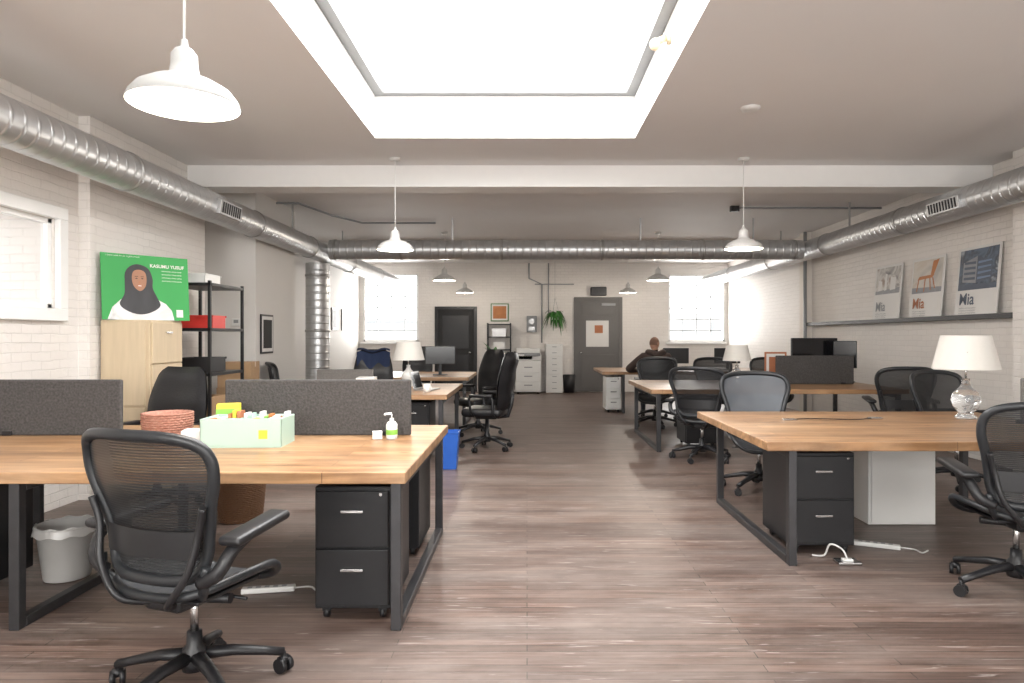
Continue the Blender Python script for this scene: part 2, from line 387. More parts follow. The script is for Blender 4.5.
# windows
b = B()
x = -3.85
y0, y1, z0, z1 = 3.9, 5.56, 1.63, 2.36
for (a, c, d, e) in ((y0-.08, y1+.1, z1, z1+.1), (y0-.08, y1+.1, z0-.1, z0), (y0-.08, y0, z0, z1), (y1, y1+.1, z0, z1)):
    b.box(x, a, d, x+.05, c, e, m_white, .006)
for (a, c, d, e) in ((y0, y1, z1-.04, z1), (y0, y1, z0, z0+.04), (y0, y0+.05, z0, z1), (y1-.05, y1, z0, z1), (4.40, 4.44, z0, z1)):
    b.box(x-.08, a, d, x-.02, c, e, m_white, .004)
b.box(x-.06, y0+.05, z0+.04, x-.055, y1-.05, z1-.04, m_pane)
b.obj('window_left')
b = B(); b.box(-8.3, 1, -.5, -7.9, 16, 2.75, m_extb); b.box(-8.35, .9, 2.75, -7.8, 16.1, 2.85, m_sash)
for yy in (6.4, 8.2, 10.0, 11.8): b.box(-7.9, yy, 1.6, -7.86, yy+.9, 2.55, m_extw); b.box(-7.86, yy+.07, 1.68, -7.85, yy+.83, 2.48, m_extg); b.box(-7.85, yy+.43, 1.68, -7.84, yy+.47, 2.48, m_extw)
b.obj('neighbouring_brick_building')
def big_window(name, xa, xb, za, zb, y=YF, s=1, n=4):
    b = B(); f = .05
    def q(x0, a, z0, x1, c, z1, m, bev=0): b.box(x0, min(y+s*a, y+s*c), z0, x1, max(y+s*a, y+s*c), z1, m, bev)
    q(xa, .02, zb-f, xb, .12, zb, m_white); q(xa, .02, za, xb, .12, za+f, m_white)
    q(xa, .02, za, xa+f, .12, zb, m_white); q(xb-f, .02, za, xb, .12, zb, m_white)
    for i in range(1, n):
        xx = xa+(xb-xa)*i/n; q(xx-.012, .05, za, xx+.012, .09, zb, m_mull)
    for i in range(1, 6):
        zz = za+(zb-za)*i/6; q(xa, .05, zz-.012, xb, .09, zz+.012, m_mull)
    q(xa-.06, -.10, za-.06, xb+.0, .0, za-.01, m_white, .006)
    q(xa, .10, za, xb, .105, zb, m_pane)
    b.obj(name)
big_window('window_back_1', -4.2, -2.78, 1.28, 3.02); big_window('window_back_2', 3.62, 5.08, 1.28, 3.0)
for i, f in enumerate(FW): big_window('added_front_window_%d' % (i+1), *f, y=YB, s=-1, n=5)
b = B(); b.box(-9, 24, -.5, -3.4, 26, 1.9, m_extw); b.box(3.2, 23, -.5, 12, 26, 2.2, m_extw)
for xx in (4.2, 5.2, 6.2, 7.4): b.box(xx, 22.95, 1.2, xx+.5, 23, 1.9, m_sash)
b.box(-9.1, 23.9, 1.9, -3.3, 26.1, 2.0, m_sash); b.obj('neighbouring_white_building')

# ------------------------------------------------------------------ ducts
r = .155
b = B(); b.lathe([(r, -2.4), (r, 17.3)], m_ductY, (-3.3, 0, 2.76), 32, 'Y')
for yy in (1.2, 3.4, 5.6, 8.2, 10.3, 12.6, 15): b.lathe([(r+.002, yy-.02), (r+.01, yy-.015), (r+.01, yy+.015), (r+.002, yy+.02)], m_galv, (-3.3, 0, 2.76), 32, 'Y')
for yy in (9.6, 12.2): b.box(-3.31, yy, 2.76+r, -3.29, yy+.02, CH-.001, m_galv)
T = Matrix.Translation((-3.3, 0, 2.76)) @ Matrix.Rotation(math.radians(8), 4, 'Y')
b.box(.12, 6.95, -.075, .185, 7.45, .075, m_galv, .003, T=T)
for i in range(9): b.box(.186, 7.0+i*.05, -.055, .19, 7.02+i*.05, .055, m_dark, T=T)
b.obj('air_duct')
b = B(); b.lathe([(r, -2.4), (r, 17.3)], m_ductY, (4.54, 0, 2.80), 32, 'Y')
for yy in (1.2, 3.4, 5.6, 8.2, 10.3, 12.6, 15): b.lathe([(r+.002, yy-.02), (r+.01, yy-.015), (r+.01, yy+.015), (r+.002, yy+.02)], m_galv, (4.54, 0, 2.80), 32, 'Y')
for yy in (9.6, 12.2): b.box(4.53, yy, 2.8+r, 4.55, yy+.02, CH-.001, m_galv)
T = Matrix.Translation((4.54, 0, 2.8)) @ Matrix.Rotation(math.radians(-8), 4, 'Y')
b.box(-.185, 6.9, -.07, -.12, 7.45, .07, m_galv, .003, T=T)
for i in range(10): b.box(-.19, 6.94+i*.05, -.05, -.186, 6.96+i*.05, .05, m_dark, T=T)
b.obj('air_duct')
b = B(); b.lathe([(r, -3.14), (r, 4.38)], m_ductX, (0, 10.9, 2.79), 32, 'X')
for xx in (-3.05, -2.0, -.4, 1.2, 2.8, 4.25): b.lathe([(r+.002, xx-.02), (r+.01, xx-.015), (r+.01, xx+.015), (r+.002, xx+.02)], m_galv, (0, 10.9, 2.79), 32, 'X')
for xx in (-1.2, 1.8, 3.6): b.box(xx, 10.89, 2.79+r, xx+.02, 10.91, CH-.001, m_galv)
b.obj('air_duct')
b = B(); b.lathe([(.19, 0.0), (.19, 2.60)], m_ductZ, (-3.42, 11.15, 0), 32, 'Z')
for zz in (.6, 1.5, 2.4): b.lathe([(.192, zz-.02), (.2, zz-.015), (.2, zz+.015), (.192, zz+.02)], m_galv, (-3.42, 11.15, 0), 32, 'Z')
b.obj('air_duct_riser')
b = B()
b.tube([(-3.9, 9.5, 3.27), (-3.2, 9.55, 3.27), (-3.0, 10.5, 3.27), (-2.7, 11.2, 3.27), (-1.5, 11.2, 3.27)], .016, m_sash)
b.tube([(3.0, 9.9, 3.27), (5.14, 9.9, 3.27)], .016, m_sash)
b.box(2.95, 9.86, 3.22, 3.07, 9.94, 3.299, m_blackm)
b.obj('electrical_conduit')
b = B(); b.tube([(5.01, 12.3, .0), (5.01, 12.3, 3.29)], .03, m_sash, 10); b.obj('wall_pipe')
b = B()
b.tube([(.38, 17.47, 1.25), (.38, 17.47, 2.75), (.05, 17.47, 2.9), (.05, 17.47, 3.29)], .018, m_sash)
b.tube([(.55, 17.47, 2.0), (.55, 17.47, 3.29)], .014, m_sash)
b.tube([(.2, 17.47, 2.75), (1.2, 17.47, 2.75)], .012, m_sash)
b.obj('electrical_conduit')
# ------------------------------------------------------------------ ceiling fixtures
def pendant(x, y, z, rad=.21, me_=None):
    k = rad/.21; me_ = me_ or m_enamel
    b = B(); h = CH-z
    P = [(.212, -.006), (.214, .0), (.205, .022), (.178, .055), (.125, .085), (.075, .103), (.058, .118), (.052, .15), (.050, .19), (.034, .212), (.016, .222), (.012, .25), (.001, .252)]
    b.lathe([(p[0]*k, p[1]*k*1.05) for p in P], me_, seg=40)
    P2 = [(.212, -.006), (.203, .012), (.172, .045), (.12, .075), (.07, .09), (.001, .092)]
    b.lathe([(p[0]*k, p[1]*k) for p in P2], m_shade_in, seg=40)
    b.ell((0, 0, .035*k), (.045*k, .045*k, .05*k), m_glow)
    b.tube([(0, 0, .25*k), (0, 0, h-.03)], .005, m_whitepl, 6)
    b.lathe([(.001, h-.001), (.06, h-.001), (.055, h-.03), (.001, h-.032)], m_enamel, seg=20)
    o = b.obj('pendant_lamp', (x, y, z))
    L = bpy.data.lights.new('pendant_bulb_light', 'POINT'); L.energy = 18 if y < 10 else 28; L.color = (1, .90, .78); L.shadow_soft_size = .05
    lo = bpy.data.objects.new('bulb_light', L); COL.objects.link(lo); lo.parent = o; lo.location = (0, 0, -.06)
pendant(-1.28, 2.55, 2.27, .192, m_enamel2)
for p in ((-1.40, 7.25, 2.33, .19), (2.30, 7.25, 2.34, .195), (-1.50, 12.4, 2.43, .2), (2.38, 12.4, 2.43, .2), (-1.45, 15.9, 2.43, .2), (2.35, 15.9, 2.43, .2)):
    pendant(*p)
b = B(); b.lathe([(.001, CH-.03), (.05, CH-.03), (.075, CH-.02), (.08, CH-.001)], m_enamel, seg=28); b.obj('smoke_detector', (1.85, 5.65, 0))
b = B(); b.cyl((SX1-.001, 4.9, 3.55), (SX1-.03, 4.9, 3.55), .05, m_cream); b.cyl((SX1-.03, 4.9, 3.55), (SX1-.09, 4.9, 3.52), .025, m_cream)
b.ell((SX1-.11, 4.9, 3.50), (.04, .04, .045), m_cream); b.obj('security_sensor')

# ------------------------------------------------------------------ chairs
def mesh_chair_mesh(fab=None, name='mesh_office_chair'):
    fab = fab or m_fab
    b = B(); F = m_chairfr
    b.lathe([(.001, .09), (.045, .09), (.05, .12), (.045, .17), (.03, .19), (.028, .24), (.001, .24)], m_black, seg=20)
    b.cyl((0, 0, .23), (0, 0, .40), .016, m_chrome)
    for i in range(5):
        a = math.radians(90+72*i+30); c, s = math.cos(a), math.sin(a)
        b.tube([(c*.03, s*.03, .145), (c*.14, s*.14, .135), (c*.26, s*.26, .105), (c*.335, s*.335, .085)], [.032, .028, .023, .022], m_black, 8, flat=.8)
        cx, cy = c*.335, s*.335
        b.cyl((cx, cy, .05), (cx, cy, .085), .010, m_black, 8)
        aa = a+.6; ux, uy = math.cos(aa), math.sin(aa)
        for sg in (-1, 1):
            p0 = Vector((cx+ux*sg*.008, cy+uy*sg*.008, .031)); p1 = Vector((cx+ux*sg*.028, cy+uy*sg*.028, .031))
            b.tube([p0, p1], .031, m_black, 14)
        b.tube([(cx-ux*.02, cy-uy*.02, .05), (cx+ux*.02, cy+uy*.02, .05)], .02, m_black, 8)
    b.box(-.09, -.16, .37, .09, .08, .43, m_black, .02, 3)
    b.tube([(-.2, -.02, .40), (-.08, -.04, .395), (.08, -.04, .395), (.2, -.02, .40)], .02, m_black, 8)
    b.tube([(.09, 0, .4), (.24, .02, .39)], .007, m_black, 6)
    def sz(x, y): return .462-.055*max(0, (y-.10)/.14)**2+.03*(abs(x)/.25)**3-.012*(1-(x/.25)**2)
    def so(t):
        c, s = math.cos(t), math.sin(t); e = .55
        x = .265*math.copysign(abs(c)**e, c); y = .02+.235*math.copysign(abs(s)**e, s)
        x *= 1-.08*max(0, -y/.2)
        return x, y
    pts = []
    for i in range(36):
        x, y = so(2*math.pi*i/36); pts.append((x, y, sz(x, y)))
    b.tube(pts, .018, F, 8, closed=True)
    def sf(u, v):
        x, y = so(2*math.pi*u); q = v
        X, Y = x*q, .02+(y-.02)*q
        return (X, Y, sz(X, Y)+.004)
    b.grid(sf, 36, 6, m_seat)
    b.box(-.20, -.18, .425, .20, .14, .440, m_black, .005)
    half = [(.0, .515), (.13, .517), (.20, .545), (.230, .61), (.245, .70), (.272, .80), (.300, .89), (.300, .965), (.265, 1.02), (.17, 1.048), (0, 1.055)]
    def yb(x, z):
        t = (z-.5)/.56
        return -.215-.10*t+.03*math.sin(math.pi*min(1, t*1.6))+.075*(x/.29)**2
    loop = [(x, z) for x, z in half]+[(-x, z) for x, z in half[-2:0:-1]]
    pp = cr([(x, yb(x, z), z) for x, z in loop], 4, True)
    b.tube(pp, .019, F, 8, closed=True, flat=1.2)
    hh = [p for p in half if p[0] > .1]
    def w(z):
        if z <= hh[0][1]: return hh[0][0]
        for (xa, za), (xb_, zb_) in zip(hh, hh[1:]):
            if z <= zb_: return xa+(xb_-xa)*(z-za)/(zb_-za)
        return hh[-1][0]
    def bf(u, v):
        z = .518+(1.050-.518)*v; x = w(z)*(2*u-1); return (x, yb(x, z)+.004, z)
    b.grid(bf, 14, 28, fab)
    b.grid(lambda u, v: ((2*u-1)*.222, yb((2*u-1)*.222, .65)-.024, .60+.10*v), 12, 3, m_black)
    for sg in (-1, 1):
        b.tube(cr([(sg*.05, -.14, .40), (sg*.12, -.235, .44), (sg*.21, -.235, .56), (sg*.240, -.215, .70), (sg*.27, -.225, .80)], 5), .014, m_black, 8)
        b.tube(cr([(sg*.17, -.13, .43), (sg*.24, -.19, .50), (sg*.255, -.195, .58)], 4), .018, F, 8)
        b.tube(cr([(sg*.23, -.20, .52), (sg*.30, -.19, .56), (sg*.325, -.15, .63), (sg*.325, -.08, .665)], 5), .022, m_black, 8, flat=1.2)
        Tm = Matrix.Translation((sg*.32, -.02, .685)) @ Matrix.Rotation(math.radians(5), 4, 'X') @ Matrix.Rotation(math.radians(sg*6), 4, 'Z')
        b.box(-.047, -.16, -.018, .047, .16, .018, m_black, .016, 3, T=Tm, smooth=True)
    return b.mesh(name)
ME_CH = mesh_chair_mesh(); ME_CHG = mesh_chair_mesh(m_fabg, 'grey_mesh_office_chair')
def exec_chair_mesh(high=1.2):
    b = B()
    b.lathe([(.001, .09), (.045, .09), (.05, .12), (.04, .18), (.028, .2), (.026, .40), (.001, .40)], m_black, seg=20)
    for i in range(5):
        a = math.radians(90+72*i+5); c, s = math.cos(a), math.sin(a)
        b.tube([(c*.03, s*.03, .14), (c*.16, s*.16, .125), (c*.32, s*.32, .08)], [.032, .026, .02], m_black, 8, flat=.8)
        cx, cy = c*.32, s*.32; ux, uy = -s, c
        b.cyl((cx, cy, .05), (cx, cy, .08), .01, m_black, 8)
        for sg in (-1, 1): b.tube([(cx+ux*sg*.008, cy+uy*sg*.008, .03), (cx+ux*sg*.028, cy+uy*sg*.028, .03)], .03, m_black, 14)
    b.box(-.12, -.15, .385, .12, .12, .42, m_black, .01)
    b.box(-.26, -.24, .415, .26, .27, .525, m_leather, .05, 5, smooth=True)
    Tm = Matrix.Translation((0, -.24, .50)) @ Matrix.Rotation(math.radians(9), 4, 'X')
    def q(u, v, s):
        z = v*(high-.50); t = v
        hw = .24+.05*math.sin(math.pi*min(1, t*1.15))
        if t > .85: hw *= math.sqrt(max(.02, 1-((t-.85)/.15)**2*.55))
        a = 2*u-1
        x = hw*a
        th = .055*(1-abs(a)**4)*(1-.6*abs(2*t-1)**6)+.004
        y = s*th*(1+.25*math.sin(t*9)**2)+.05*a*a+(.03*math.sin(math.pi*t) if s > 0 else .02*math.sin(math.pi*t))
        return Tm @ Vector((x, y, z))
    b.grid(lambda u, v: q(u, v, 1), 14, 20, m_leather); b.grid(lambda u, v: q(u, v, -1), 14, 20, m_leather)
    b.tube([(0, -.12, .40), (0, -.27, .42), (0, -.31, .55), (0, -.33, .7)], .025, m_black, 8)
    for sg in (-1, 1):
        b.tube(cr([(sg*.24, -.16, .43), (sg*.31, -.15, .48), (sg*.31, -.14, .66), (sg*.31, .02, .68), (sg*.31, .14, .66), (sg*.30, .12, .50), (sg*.24, .10, .43)], 5), .016, m_black, 8)
        b.box(sg*.31-.04, -.15, .67, sg*.31+.04, .14, .705, m_leather, .014, 3, smooth=True)
    return b.mesh('executive_office_chair')
ME_EX = exec_chair_mesh(1.22); ME_EXL = exec_chair_mesh(1.15)
for (x, y, rz, me) in ((-1.315, 2.70, -20, ME_CH), (2.68, 3.74, -4, ME_CH), (2.12, 6.24, 172, ME_CHG), (4.25, 7.82, -8, ME_CH), (4.05, 6.44, 195, ME_CH),
                       (2.0, 7.80, -30, ME_CH), (2.0, 10.70, 160, ME_CH), (3.0, 10.75, 185, ME_CH), (-3.10, 9.0, -75, ME_CH), (3.9, 10.8, 175, ME_CH)):
    place(me, 'mesh_office_chair', (x, y, 0), rz)
for (x, y, rz, me) in ((-2.98, 5.50, 165, ME_EXL), (-.50, 8.55, 78, ME_EX), (-.70, 9.80, 130, ME_EX), (-2.25, 9.95, 190, ME_EX), (-2.1, 13.0, 185, ME_EX)):
    place(me, 'executive_office_chair', (x, y, 0), rz)

# ------------------------------------------------------------------ tables
def table(x0, x1, y0, y1, frames, h=.765, th=.055):
    b = B()
    b.box(x0, y0, h-th, x1, y1, h, m_wood, .005, 2)
    t = .05
    for fx in frames:
        a, c = y0+.05, y1-.05
        b.box(fx, a, 0, fx+t, a+t, h-th, m_steel, .003, 1); b.box(fx, c-t, 0, fx+t, c, h-th, m_steel, .003, 1)
        b.box(fx, a+t, 0, fx+t, c-t, t, m_steel, .003, 1); b.box(fx, a+t, h-th-t, fx+t, c-t, h-th, m_steel, .003, 1)
    b.box(min(frames)+t, (y0+y1)/2-.025, h-th-.04, max(frames), (y0+y1)/2+.025, h-th, m_steel)
    return b.obj('work_table')
table(-3.60, -.57, 3.20, 4.93, (-.65, -2.47, -3.5))
table(1.45, 3.80, 4.12, 5.82, (1.60, 3.65))
table(1.50, 4.62, 8.25, 10.1, (1.58, 4.5))
table(1.38, 4.7, 12.5, 14.2, (1.75, 4.6))
table(-2.72, -.88, 7.5, 9.35, (-.98, -2.65))
table(-2.9, -.92, 10.75, 12.5, (-1.02, -2.8))

def screen(x0, x1, y, z0, z1, m, name='desk_divider_screen'):
    b = B(); b.box(x0, y-.018, z0, x1, y+.018, z1, m, .012, 3)
    for xx in (x0+.15, x1-.15): b.box(xx-.03, y-.03, z0, xx+.03, y+.03, z0+.03, m_blackm, .003)
    b.obj(name)
screen(-1.95, -.75, 4.42, .765, 1.125, m_felt); screen(-3.5, -2.62, 4.42, .765, 1.125, m_felt)
screen(3.35, 4.4, 9.2, .765, 1.15, m_felt)
screen(3.62, 3.78, 5.0, .765, 1.1, m_felt2)
screen(-2.6, -1.9, 8.45, .765, 1.0, m_felt2)

def pedestal(x, y, w=.39, d=.52, z0=.055, z1=.66, body=m_blackm, n=2, rz=0, hand=m_chrome, name='drawer_pedestal'):
    b = B()
    b.box(-w/2, 0.02, z0, w/2, d, z1, body, .006)
    hh = (z1-z0-.03)/n
    for i in range(n):
        za = z0+.015+i*hh
        b.box(-w/2+.012, 0, za+.005, w/2-.012, .03, za+hh-.005, body, .005)
        b.box(-.055, -.018, za+hh*.62, .055, -.008, za+hh*.62+.014, hand, .003)
        for sg in (-1, 1): b.box(sg*.045-.005, -.01, za+hh*.62+.002, sg*.045+.005, .002, za+hh*.62+.012, hand)
    b.cyl((w/2-.05, .0, z1-.035), (w/2-.05, -.004, z1-.035), .008, hand, 10)
    if z0 > .03:
        for sx in (-1, 1):
            for yy in (.06, d-.06):
                b.tube([(sx*(w/2-.05)-.012, yy, .027), (sx*(w/2-.05)+.012, yy, .027)], .027, m_black, 12)
                b.box(sx*(w/2-.05)-.02, yy-.02, .035, sx*(w/2-.05)+.02, yy+.02, z0+.002, m_black)
    return b.obj(name, (x, y, 0), rz)
pedestal(-.86, 3.36, w=.38)
pedestal(-.87, 4.86, rz=180, w=.37)
pedestal(1.90, 4.38, w=.42, z1=.655)
pedestal(-3.1, 3.5)
def cube(x, y, w, d, h):
    b = B(); b.box(-w/2, 0, .004, w/2, d, h, m_whitepl, .004); b.box(-w/2+.02, -.012, .02, w/2-.02, -.0005, h-.02, m_whitepl, .003)
    b.box(-w/2+.0, .0, h, w/2, d, h+.012, m_whitepl, .003); b.obj('white_storage_cube', (x, y, 0))
cube(2.79, 5.08, .5, .45, .59)
pedestal(1.60, 12.62, w=.28, body=m_whitepl, n=3)
pedestal(2.2, 8.6, w=.4, body=m_blackm)
pedestal(-1.3, 7.7, w=.4, body=m_blackm)

# ------------------------------------------------------------------ left side objects
b = B()
P = [(.001, .004), (.115, .004), (.118, .01), (.155, .30), (.165, .305), (.163, .315), (.150, .312), (.112, .018), (.001, .016)]
b.lathe(P, m_clear, seg=32); b.grid(lambda u, v: (math.cos(u*6.283)*(.16+.012*v), math.sin(u*6.283)*(.16+.012*v), .318-.05*v+.006*math.sin(u*60)), 60, 3, m_clear)
b.obj('waste_bin', (-2.68, 3.98, 0))
def wicker(name, loc, r, h, m, flare=1.15):
    b = B()
    b.lathe([(.001, .004), (r, .004), (r*1.05, h*.3), (r*flare, h*.7), (r*flare, h), (r*flare-.012, h), (r*.95, .02), (.001, .016)], m, seg=36)
    n = int(h/.014)
    for i in range(n):
        z = .008+i*(h-.01)/max(1, n-1); t = z/h; rr = r*(1+(flare-1)*min(1, t/.7))
        b.tube([((rr+.004*math.cos(a*3.1416+i*3.1416))*math.cos(a*6.283/48), (rr+.004*math.cos(a*3.1416+i*3.1416))*math.sin(a*6.283/48), z) for a in range(48)], .0065, m, 5, closed=True)
    b.obj(name, loc)
wicker('woven_basket', (-2.20, 4.18, .766), .12, .17, m_wicker)
wicker('wicker_floor_basket', (-2.2, 5.25, 0), .15, .34, m_wickerd)
b = B()
w, d, h = .46, .26, .165
b.box(0, 0, 0, w, d, .008, m_mint)
for (a, c, e, f) in ((0, 0, w, .008), (0, d-.008, w, d), (0, 0, .008, d), (w-.008, 0, w, d)): b.box(a, c, .008, e, f, h, m_mint, .002)
for i in range(1, 5): b.box(i*w/5-.003, .008, .008, i*w/5+.003, d-.008, h-.01, m_mint)
b.box(.008, d/2-.003, .008, w-.008, d/2+.003, h-.01, m_mint)
cols = [m_lime, m_posterw, m_posterw, m_orange, m_posterw, m_posterw, m_yellow, m_posterw, m_mint, m_terra]
for i in range(5):
    for j in range(2):
        for k in range(3):
            hh = .13+.05*random.random()+.02*j
            xa = i*w/5+.010+k*.026
            b.box(xa, j*d/2+.018, .009, xa+.020, (j+1)*d/2-.02-.03*random.random(), hh, cols[(i*2+j+k*3) % 10], .002)
b.box(.33, -.002, .05, .38, 0, .10, m_yellow)
b.obj('desk_organiser', (-1.87, 3.90, .765), 3)
b = B()
b.box(0, 0, 0, .14, .10, .085, m_posterw, .004); b.box(.01, .01, .085, .13, .09, .09, m_whitepl); b.obj('tissue_box', (-2.02, 3.98, .766), 10)
b = B(); b.box(-.07, -.04, 0, .07, .04, .22, m_yellow, .006); b.box(-.071, -.041, .12, .071, .041, .19, m_lime); b.box(-.071, -.041, .05, .071, .041, .08, m_posterw); b.obj('tea_carton', (-1.86, 4.26, .766), 20)
b = B()
b.lathe([(.001, 0), (.032, 0), (.035, .01), (.035, .09), (.024, .108), (.013, .113), (.013, .13), (.001, .13)], m_whitepl, seg=20)
b.lathe([(.0352, .03), (.0356, .031), (.0356, .06), (.0352, .061)], m_lime, seg=20)
b.tube([(0, 0, .13), (0, 0, .155)], .004, m_whitepl, 6); b.tube([(.0, 0, .158), (-.04, 0, .156), (-.045, 0, .148)], .007, m_whitepl, 8)
b.obj('hand_sanitiser_bottle', (-.84, 4.24, .766))
b = B(); b.box(-.03, -.02, 0, .03, .02, .05, m_posterw, .004); b.obj('tissue_packet', (-.93, 4.24, .766), 15)

b = B()
b.box(-3.73, 5.97, 0, -3.30, 6.52, 1.55, m_cream, .004)
for i in range(4):
    z0 = .04+i*.375
    b.box(-3.30, 5.99, z0, -3.282, 6.50, z0+.365, m_cream, .004)
    b.box(-3.282, 6.2, z0+.27, -3.268, 6.3, z0+.285, m_chrome)
b.box(-3.70, 5.955, .8, -3.33, 5.968, 1.53, m_cream, .003); b.box(-3.70, 5.955, .03, -3.33, 5.968, .78, m_cream, .003)
b.obj('filing_cabinet')
b = B(); W, H = .74, .59
b.box(0, 0, 0, W, .012, H, m_green)
y = -.0015
def blob(pts, yy, m):
    c = cr([(p[0], 0, p[1]) for p in pts], 5, True); b.poly([(q.x, q.z) for q in c], yy, m)
b.poly([(.04, .0), (.60, .0), (.58, .09), (.53, .15), (.44, .20), (.36, .22), (.24, .22), (.15, .18), (.08, .11)], y, m_ph4)
blob([(.30, .505), (.385, .47), (.42, .38), (.42, .29), (.46, .20), (.48, .13), (.40, .07), (.30, .05), (.20, .08), (.14, .14), (.18, .23), (.185, .33), (.19, .42), (.23, .48)], y-.001, m_hijab)
blob([(.305, .455), (.355, .435), (.368, .37), (.355, .30), (.31, .262), (.262, .30), (.245, .37), (.258, .435)], y-.002, m_skind)
for ex in (.283, .332):
    b.ellp(ex, .375, .010, .004, y-.003, m_dark, 10)
    b.poly([(ex-.015, .390), (ex+.015, .391), (ex+.013, .395), (ex-.012, .394)], y-.003, m_dark)
b.ellp(.309, .308, .022, .010, y-.0025, m_terra, 12); b.ellp(.309, .309, .017, .004, y-.003, m_posterw, 12); b.poly([(.305, .355), (.315, .334), (.301, .334)], y-.003, m_terra)
b.poly([(.62, .10), (.68, .10), (.68, .03), (.62, .03)], y-.001, m_posterw)
po = b.obj('portrait_poster', (-3.67, 5.90, 1.553), 50)
po.rotation_euler = (math.radians(-5), 0, math.radians(50))
text('KASUMU YUSUF', .042, (.40, -.003, .485), po, m_posterw, bold=.001)
for i in range(4): text('community voices series', .018, (.50, -.003, .45-.03*i), po, m_posterw)
text('a public series for the neighbourhood', .018, (.04, -.003, .565), po, m_posterw)

def metal_shelf(name, x0, x1, y0, y1, h, n, loc=(0, 0, 0), rz=0):
    b = B(); t = .028
    for xx in (x0, x1-t):
        for yy in (y0, y1-t): b.box(xx, yy, 0, xx+t, yy+t, h, m_blackm)
    zs = []
    for i in range(n):
        z = .12+i*(h-.16)/(n-1); zs.append(z+.021)
        b.box(x0, y0, z-.01, x1, y1, z+.02, m_blackm, .003)
    b.obj(name, loc, rz); return zs
zs = metal_shelf('metal_shelving_unit', -3.62, -3.13, 6.75, 7.55, 1.96, 5)
def bin_(name, x, y, z, w, d, h, m, rz=0, bev=.01):
    b = B(); b.box(-w/2, -d/2, 0, w/2, d/2, .008, m)
    for (a, c, e, f) in ((-w/2, -d/2, w/2, -d/2+.01), (-w/2, d/2-.01, w/2, d/2), (-w/2, -d/2, -w/2+.01, d/2), (w/2-.01, -d/2, w/2, d/2)): b.box(a, c, .004, e, f, h, m, .003)
    b.box(-w/2-.008, -d/2-.008, h-.02, w/2+.008, -d/2, h, m); b.box(-w/2-.008, d/2, h-.02, w/2+.008, d/2+.008, h, m)
    b.obj(name, (x, y, z), rz)
bin_('red_storage_crate', -3.35, 7.05, zs[3], .34, .3, .13, m_red)
bin_('white_storage_tub', -3.37, 7.0, zs[4], .3, .34, .10, m_whitepl)
bin_('black_storage_crate', -3.37, 7.05, zs[2], .34, .4, .15, m_black)
bin_('brown_storage_crate', -3.37, 7.05, zs[1], .34, .4, .2, m_card)
def carton(x, y, z, w, d, h, rz=0):
    b = B(); b.box(-w/2, -d/2, 0, w/2, d/2, h, m_card, .003)
    b.box(-w/2-.0005, -.025, h-.06, w/2+.0005, .025, h+.001, m_tape)
    b.box(-.002, -d/2-.001, h-.0, .002, d/2, h+.0015, m_wickerd)
    b.obj('cardboard_box', (x, y, z), rz)
carton(-3.45, 8.2, 0, .42, .4, .42, 3); carton(-3.44, 8.2, .422, .4, .38, .38, -4); carton(-3.46, 8.2, .804, .38, .36, .30, 6)
b = B(); b.box(0, 0, 0, .12, .025, .10, m_whitepl, .006); b.box(.03, -.003, .04, .09, 0, .08, m_sash); b.obj('thermostat', (-3.80, 8.773, 1.54))
def wall_picture(name, loc, w, h, inner, rz, frame=m_blackm):
    b = B(); b.box(-w/2, 0, 0, w/2, .02, h, frame, .003); b.box(-w/2+.025, -.002, .025, w/2-.025, 0, h-.025, m_posterw); b.box(-w/2+.06, -.004, .07, w/2-.06, -.002, h-.07, inner)
    return b.obj(name, loc, rz)
wall_picture('framed_picture', (-3.478, 9.15, 1.18), .42, .52, m_dark, 90)
wall_picture('framed_picture', (-4.278, 15.2, 1.55), .4, .5, m_posterg, 90)
wall_picture('framed_picture', (-4.278, 16.0, 1.55), .4, .5, m_posterg, 90)
wall_picture('framed_picture', (-4.278, 14.0, 1.55), .4, .5, m_posterg, 90)

b = B(); b.box(XR-.14, 7.02, 1.60, XR-.001, 12.25, 1.635, m_blackm, .003); b.box(XR-.14, 7.02, 1.635, XR-.128, 12.25, 1.655, m_blackm)
b.obj('picture_ledge')
def led_poster(y0, y1, z0, h, draw, col):
    w = y1-y0; b = B(); b.box(0, 0, 0, w, .012, h, m_posterw, .001); draw(b, w, h)
    o = b.obj('exhibition_poster', (XR-.095, y1, z0), -90); o.rotation_euler = (math.radians(-5), 0, math.radians(-90)); return o
def d1(b, w, h):
    b.poly([(.03, h*.48), (w-.03, h*.48), (w-.03, h-.03), (.03, h-.03)], -.001, m_ph1)
    b.poly([(.03, h*.48), (w-.03, h*.48), (w-.03, h*.58), (.03, h*.54)], -.0015, m_posterg)
    for i, (x0, x1, t) in enumerate(((.10, .20, .72), (.27, .33, .84), (.42, .56, .76))): b.poly([(x0, h*.54), (x1, h*.55), (x1, h*t), (x0, h*(t+.02))], -.002, m_posterw)
def d2(b, w, h):
    b.poly([(.03, h*.42), (w-.03, h*.42), (w-.03, h-.03), (.03, h-.03)], -.001, m_ph2)
    b.poly([(.03, h*.42), (w-.03, h*.42), (w-.03, h*.50), (.03, h*.52)], -.0015, m_posterg)
    b.poly([(.14, h*.64), (w*.66, h*.66), (w*.72, h*.71), (.18, h*.70)], -.002, m_orange)
    b.poly([(w*.60, h*.68), (w*.70, h*.70), (w*.84, h*.95), (w*.66, h*.93)], -.0025, m_orange)
    for (xa, xb, z) in ((.16, .13, .45), (.30, .29, .44), (.40, .43, .46), (.46, .52, .48)): b.poly([(xb, h*z), (xb+.02, h*z), (xa+.025, h*.66), (xa, h*.66)], -.0022, m_terra)
